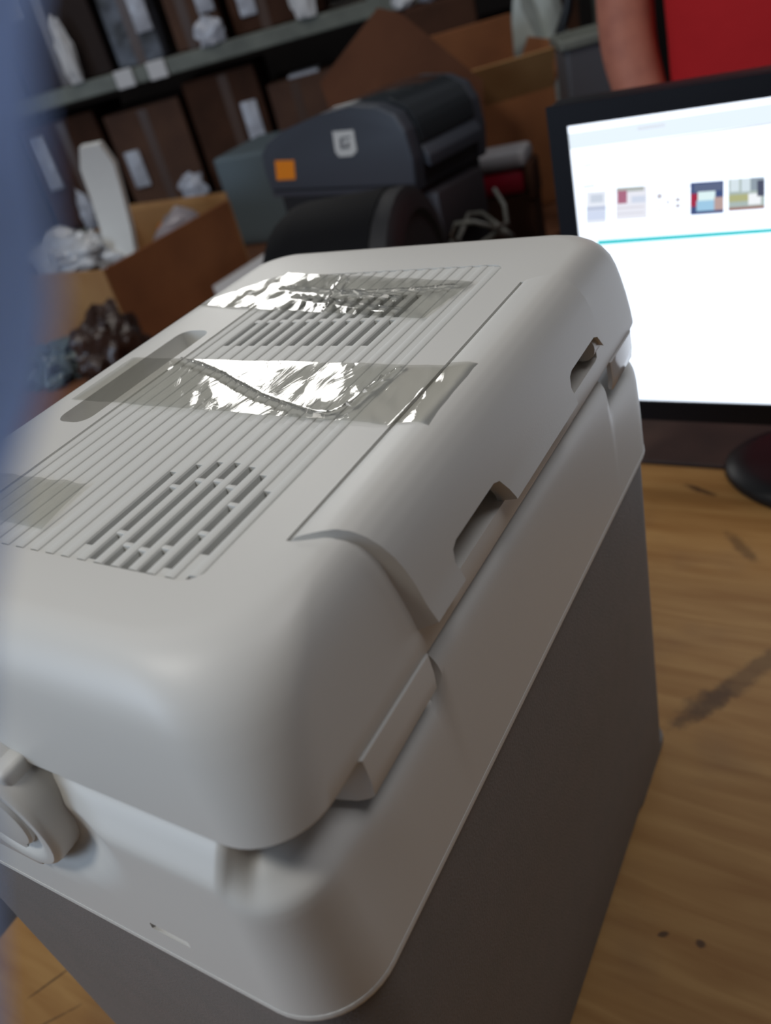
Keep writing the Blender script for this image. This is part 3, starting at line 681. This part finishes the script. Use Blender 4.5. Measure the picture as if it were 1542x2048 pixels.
for level, (z0, nm) in enumerate(((-.445, 'bottom'), (.035, 'middle'), (.53, 'upper'))):
    x = .06; i = 0
    while x < 3.05 and i < 12:
        wd = rs.uniform(.17, .36); hg = rs.uniform(.29, .41)
        if x < 2.55 and x+wd > 2.50: x = 2.58; continue
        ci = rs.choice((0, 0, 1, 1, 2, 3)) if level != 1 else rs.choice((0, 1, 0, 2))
        lean = rs.uniform(-.10, .10)
        L_ = '%s carton on the %s rack shelf, %s from its left end' % (colw[ci], nm, ords[i])
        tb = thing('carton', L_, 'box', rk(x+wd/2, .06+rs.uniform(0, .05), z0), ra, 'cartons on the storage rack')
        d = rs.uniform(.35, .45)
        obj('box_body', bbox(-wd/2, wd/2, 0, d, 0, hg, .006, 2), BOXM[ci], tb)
        tx = rs.uniform(-.25, .25)*wd
        obj('packing_tape', bbox(tx-.018, tx+.018, -.0012, 0, .0, hg-.01), mat('tape_tan', (.10, .06, .045), .3), tb)
        if rs.random() < .75:
            lx = rs.choice((-1, 1))*wd*.30; lh = rs.uniform(.08, .2); lz = rs.uniform(.05, hg-lh-.02)
            obj('plastic_sleeve', bbox(lx-.032, lx+.032, -.014, 0, lz, lz+lh, .005, 2), SILV, tb, 40)
        if level < 2 and rs.random() < .5:
            obj('white_note', bbox(-wd*.2, wd*.2, .0, .12, hg, hg+.012, .003), WPAPER if rs.random() < .5 else SILV, tb)
        x += wd+rs.uniform(.012, .05); i += 1
for i, (px, py) in enumerate(((228, 140), (300, 120))):
    p = atr(px, py, 3.45); b = bbox(-.035, .035, -.006, .0, -.03, .03, .003, 1)
    c_ = (p-R0); o = obj('shelf_tag', b, WPAPER, None); o.location = rk(c_.dot(ru), -.007, .503); o.rotation_euler.z = ra
    tag(o, 'white paper tag on the middle beam of the rack, %s from the left' % ords[i], 'tag', 'paper tags on the rack beam')
for i, (u_, yy, zz, sz, w_x) in enumerate(((.62, -.005, .53, (.035, .022, .10), 'tall'), (1.02, -.003, .53, (.05, .024, .07), 'wide'), (1.42, -.005, .53, (.03, .022, .12), 'thin'), (1.95, -.003, .53, (.05, .024, .05), 'low'), (2.3, -.005, .53, (.04, .022, .09), 'lumpy'))):
    crumple('film_scrap', rk(u_, yy, zz), sz, SILV if i % 2 else WPAPER, '%s pale film scrap, %s from the left on the middle rack beam' % (w_x, ords[i]), 'packing', 20+i, .5, 3, rz=ra, group='film scraps on the rack beam')
for i, (u_, sz) in enumerate(((.5, (.05, .022, .05)), (1.25, (.03, .022, .08)), (1.7, (.05, .022, .06)))):
    crumple('plastic_scrap', rk(u_, -.004, .035), sz, SILV, 'crumpled pale plastic on the lower rack beam, %s from the left' % ords[i], 'packing', 30+i, .5, 3, rz=ra, group='plastic scraps on the lower rack beam')
# white sack and strap high behind the big box
wb = atr(1075, 35, 2.8)
crumple('white_sack', (wb.x, wb.y, -.8), (.13, .13, .76), mat('white_sack', (.46, .50, .47), .55), 'tall white sack standing behind the large reddish box', 'sack', 6, .18, 4)
b = bmesh.new(); tube(b, [atr(px, py, 2.5) for px, py in ((1145, -60), (1135, 20), (1118, 70), (1104, 110))]+[Vector((B0.x+.03, B0.y+.25, .12)), Vector((B0.x+.03, B0.y+.25, .0))], .013, 8)
tag(obj('black_strap', b, BLACK, None, 60), 'black strap hanging beside the white sack', 'strap')
for i, (px, py, r, sz, m, lb) in enumerate(((880, 40, 3.05, (.11, .11, .15), CARDD, 'dark brown parcel with white scraps behind the pointed cardboard sheet'), (1185, 120, 2.1, (.07, .07, .12), mat('grey_bin', (.09, .09, .10), .5), 'dark grey bin between the strap and the arm of the person'))):
    p = atr(px, py, r)
    t = thing('parcel' if i == 0 else 'grey_bin', lb, 'box' if i == 0 else 'bin', (p.x, p.y, -.8), .5)
    obj('box_body', bbox(-sz[0], sz[0], -sz[1], sz[1], 0, p.z+.8+sz[2]*.4, .01), m, t)
    if i == 0:
        for k, (a, c_) in enumerate(((-.10, .03), (-.02, .05), (.07, .0))): crumple('paper_scrap', (a, -.06, p.z+.8+sz[2]*.4), (.04, .04, .03), SILV if k % 2 else WPAPER, None, None, k, .5, 2, t)
    else: obj('bin_rim', bbox(-.078, .078, -.078, .078, p.z+.8+.04, p.z+.8+.06, .004), STEEL, t)
p = atr(1235, 165, 2.5)
crumple('cream_jar', (p.x, p.y, -.8), (.035, .035, .52+.0), mat('cream', (.55, .52, .45), .5), None, None, 1, .05, 2)
bpy.data.objects['cream_jar'].name = 'cream_tube'; tag(bpy.data.objects['cream_tube'], 'slim cream roll standing beside the forearm of the person', 'roll')

# ------------------------------------------------------------------ person in a red shirt
def skin_mesh(name, verts, edges, radii, m, parent, sub=2, root=0):
    me = bpy.data.meshes.new(name); me.from_pydata([Vector(v) for v in verts], edges, [])
    o = bpy.data.objects.new(name, me); link(o)
    md = o.modifiers.new('skin', 'SKIN'); md.use_smooth_shade = True
    for i, r in enumerate(radii):
        sv = me.skin_vertices[0].data[i]; sv.radius = r if isinstance(r, tuple) else (r, r); sv.use_root = (i == root)
    ms = o.modifiers.new('sub', 'SUBSURF'); ms.levels = sub; ms.render_levels = sub
    dg = bpy.context.evaluated_depsgraph_get(); me2 = bpy.data.meshes.new_from_object(o.evaluated_get(dg)); o.modifiers.clear(); o.data = me2
    for p_ in me2.polygons: p_.use_smooth = True
    me2.materials.clear(); me2.materials.append(m); o.parent = parent; return o
SKIN = mat('skin', (.44, .165, .11), .6, spec=.3, mottle=(30, (.36, .13, .09), .4, .7))
RED = mat('red_cotton', (.52, .018, .022), .85, spec=.2, bump=(25, .3, .006))
JEAN = mat('dark_trousers', (.03, .035, .05), .85); HAIR = mat('dark_hair', (.02, .014, .01), .6)
pc = Vector((-.065, 1.50, -.80))
t = thing('person', 'person in a red shirt standing behind the monitor with one bare arm lowered', 'person', pc)
V = [(0, 0, .95), (0, .0, 1.10), (0, .01, 1.28), (0, .01, 1.42), (0, .01, 1.50), (0, -.01, 1.56), (0, -.02, 1.64), (0, -.015, 1.72)]
Rr = [(.15, .11), (.135, .10), (.155, .11), (.12, .09), (.055, .055), (.06, .07), (.078, .095), (.06, .075)]
Eg = [(i, i+1) for i in range(7)]
def chain(start, pts, rad):
    k = len(V); prev = start
    for p, r in zip(pts, rad): V.append(p); Rr.append(r); Eg.append((prev, len(V)-1)); prev = len(V)-1
    return prev
chain(0, [(-.09, 0, .88), (-.11, 0, .50), (-.12, .02, .10)], [.085, .058, .042])
chain(0, [(.09, 0, .88), (.11, 0, .50), (.12, .02, .10)], [.085, .058, .042])
wr = chain(3, [(-.18, .01, 1.44), (-.245, .0, 1.32), (-.235, -.03, 1.22), (-.175, -.10, 1.06), (-.135, -.22, .90)], [.055, .052, .050, .040, .026])
wl = chain(3, [(.17, .01, 1.42), (.225, .0, 1.30), (.235, -.03, 1.13), (.22, -.14, 1.02), (.19, -.26, .92)], [.055, .047, .040, .037, .026])
for wv, sx in ((wr, 1), (wl, -1)):
    b0_ = Vector(V[wv]); palm = b0_+Vector((.01*sx, -.07, -.055)); pk_ = chain(wv, [tuple(palm)], [(.036, .018)])
skin_mesh('body', V, Eg, Rr, SKIN, t, 2, 0)
for wv, sx in ((wr, 1), (wl, -1)):
    palm = Vector(V[wv])+Vector((.01*sx, -.07, -.055)); 
    for k, (dx, ln) in enumerate(((-.026, .060), (-.009, .072), (.009, .068), (.025, .052))):
        a = palm+Vector((dx, -.01, .0)); skin_mesh('finger', [tuple(a), tuple(a+Vector((dx*.3, -ln*.55, -.006))), tuple(a+Vector((dx*.4, -ln, -.020)))], [(0, 1), (1, 2)], [.009, .0085, .0065], SKIN, t, 1)
    a = palm+Vector((.03*sx, .03, 0)); skin_mesh('thumb', [tuple(a), tuple(a+Vector((.022*sx, -.022, -.004))), tuple(a+Vector((.028*sx, -.048, -.012)))], [(0, 1), (1, 2)], [.011, .010, .007], SKIN, t, 1)
def ell(z, rx, ry, cy=0, n=40, cx=0): return [Vector((cx+rx*math.cos(2*PI*k/n)*(1+.015*math.sin(5*k)), cy+ry*math.sin(2*PI*k/n), z)) for k in range(n)]
obj('shirt', loft([ell(.88, .175, .135), ell(.95, .176, .135), ell(1.10, .172, .13), ell(1.22, .176, .13), ell(1.32, .182, .128), ell(1.40, .172, .112), ell(1.46, .12, .085), ell(1.48, .075, .07)]), RED, t, 60)
for sx in (-1, 1):
    A1 = [Vector((sx*x, y, z)) for x, y, z in ((.13, .01, 1.45), (.17, .01, 1.435), (.205, .006, 1.40), (.228, .0, 1.365))]
    b = bmesh.new(); tube(b, A1, [.075, .075, .068, .064], 20); obj('sleeve', b, RED, t, 60)
b = bmesh.new(); 
for sx in (-1, 1): tube(b, [(sx*.085, 0, .96), (sx*.10, 0, .70), (sx*.11, .0, .45), (sx*.12, .02, .08)], [.10, .088, .07, .06], 20)
obj('trousers', b, JEAN, t, 60)
for sx in (-1, 1): obj('shoe', bbox(sx*.12-.045, sx*.12+.045, -.17, .09, 0, .085, .03, 3), BLACK, t, 50)
b = bmesh.new(); bmesh.ops.create_uvsphere(b, u_segments=24, v_segments=16, radius=1)
for v in b.verts: v.co = Vector((v.co.x*.085, v.co.y*.105+.012, 1.70+v.co.z*.078))
obj('hair', b, HAIR, t, 60)
for sx in (-1, 1):
    b = bmesh.new(); bmesh.ops.create_uvsphere(b, u_segments=12, v_segments=8, radius=.011, matrix=Matrix.Translation((sx*.031, -.098, 1.655))); obj('eye', b, WPAPER, t, 60)
    b = bmesh.new(); bmesh.ops.create_uvsphere(b, u_segments=12, v_segments=8, radius=1, matrix=Matrix.Translation((sx*.08, -.01, 1.645)) @ Matrix.Diagonal((.012, .02, .032, 1))); obj('ear', b, SKIN, t, 60)
b = bmesh.new(); bmesh.ops.create_cone(b, cap_ends=True, segments=12, radius1=.017, radius2=.006, depth=.045, matrix=Matrix.Translation((0, -.112, 1.635)) @ Matrix.Rotation(.35, 4, 'X')); obj('nose', b, SKIN, t, 60)
b = bmesh.new(); bmesh.ops.create_uvsphere(b, u_segments=16, v_segments=8, radius=1, matrix=Matrix.Translation((0, -.098, 1.60)) @ Matrix.Diagonal((.026, .008, .008, 1))); obj('mouth', b, mat('lips', (.35, .12, .10), .5), t, 60)

# ------------------------------------------------------------------ blue cloth close to the lens at the left
BLUE = mat('blue_cloth', (.27, .37, .66), .8, spec=.2, bump=(160, .5, .002), mottle=(30, (.22, .32, .60), .35, .7))
_n = BLUE.node_tree; _t = _n.nodes.new('ShaderNodeBsdfTranslucent'); _t.inputs[0].default_value = (.68, .80, 1, 1); _x = _n.nodes.new('ShaderNodeMixShader'); _x.inputs[0].default_value = .65
_n.links.new(_n.nodes['Principled BSDF'].outputs[0], _x.inputs[1]); _n.links.new(_t.outputs[0], _x.inputs[2]); _n.links.new(_x.outputs[0], _n.nodes['Material Output'].inputs[0])
edge = ((150, -700), (95, -250), (55, 0), (70, 150), (92, 300), (106, 450), (102, 600), (72, 760), (26, 900), (-4, 1080), (-22, 1250), (-26, 1600), (-22, 2048), (10, 2600))
L = []; NB = 24
for i, (px, py) in enumerate(edge):
    dpt = .048+.003*math.sin(i*1.1); c0 = CAM+ray(px, py)*dpt
    rx_, rz_ = .016, .0065+.0015*math.sin(i*1.7)
    ctr = c0-right*rx_
    L.append([ctr+right*(rx_*math.cos(2*PI*k/NB))+fwd*(rz_*math.sin(2*PI*k/NB)+.0012*math.sin(6*PI*k/NB+i)) for k in range(NB)])
tag(obj('blue_cloth', loft(L), BLUE, None, 60), 'dark blue cloth fold, heavily out of focus along the left border close to the lens', 'cloth')
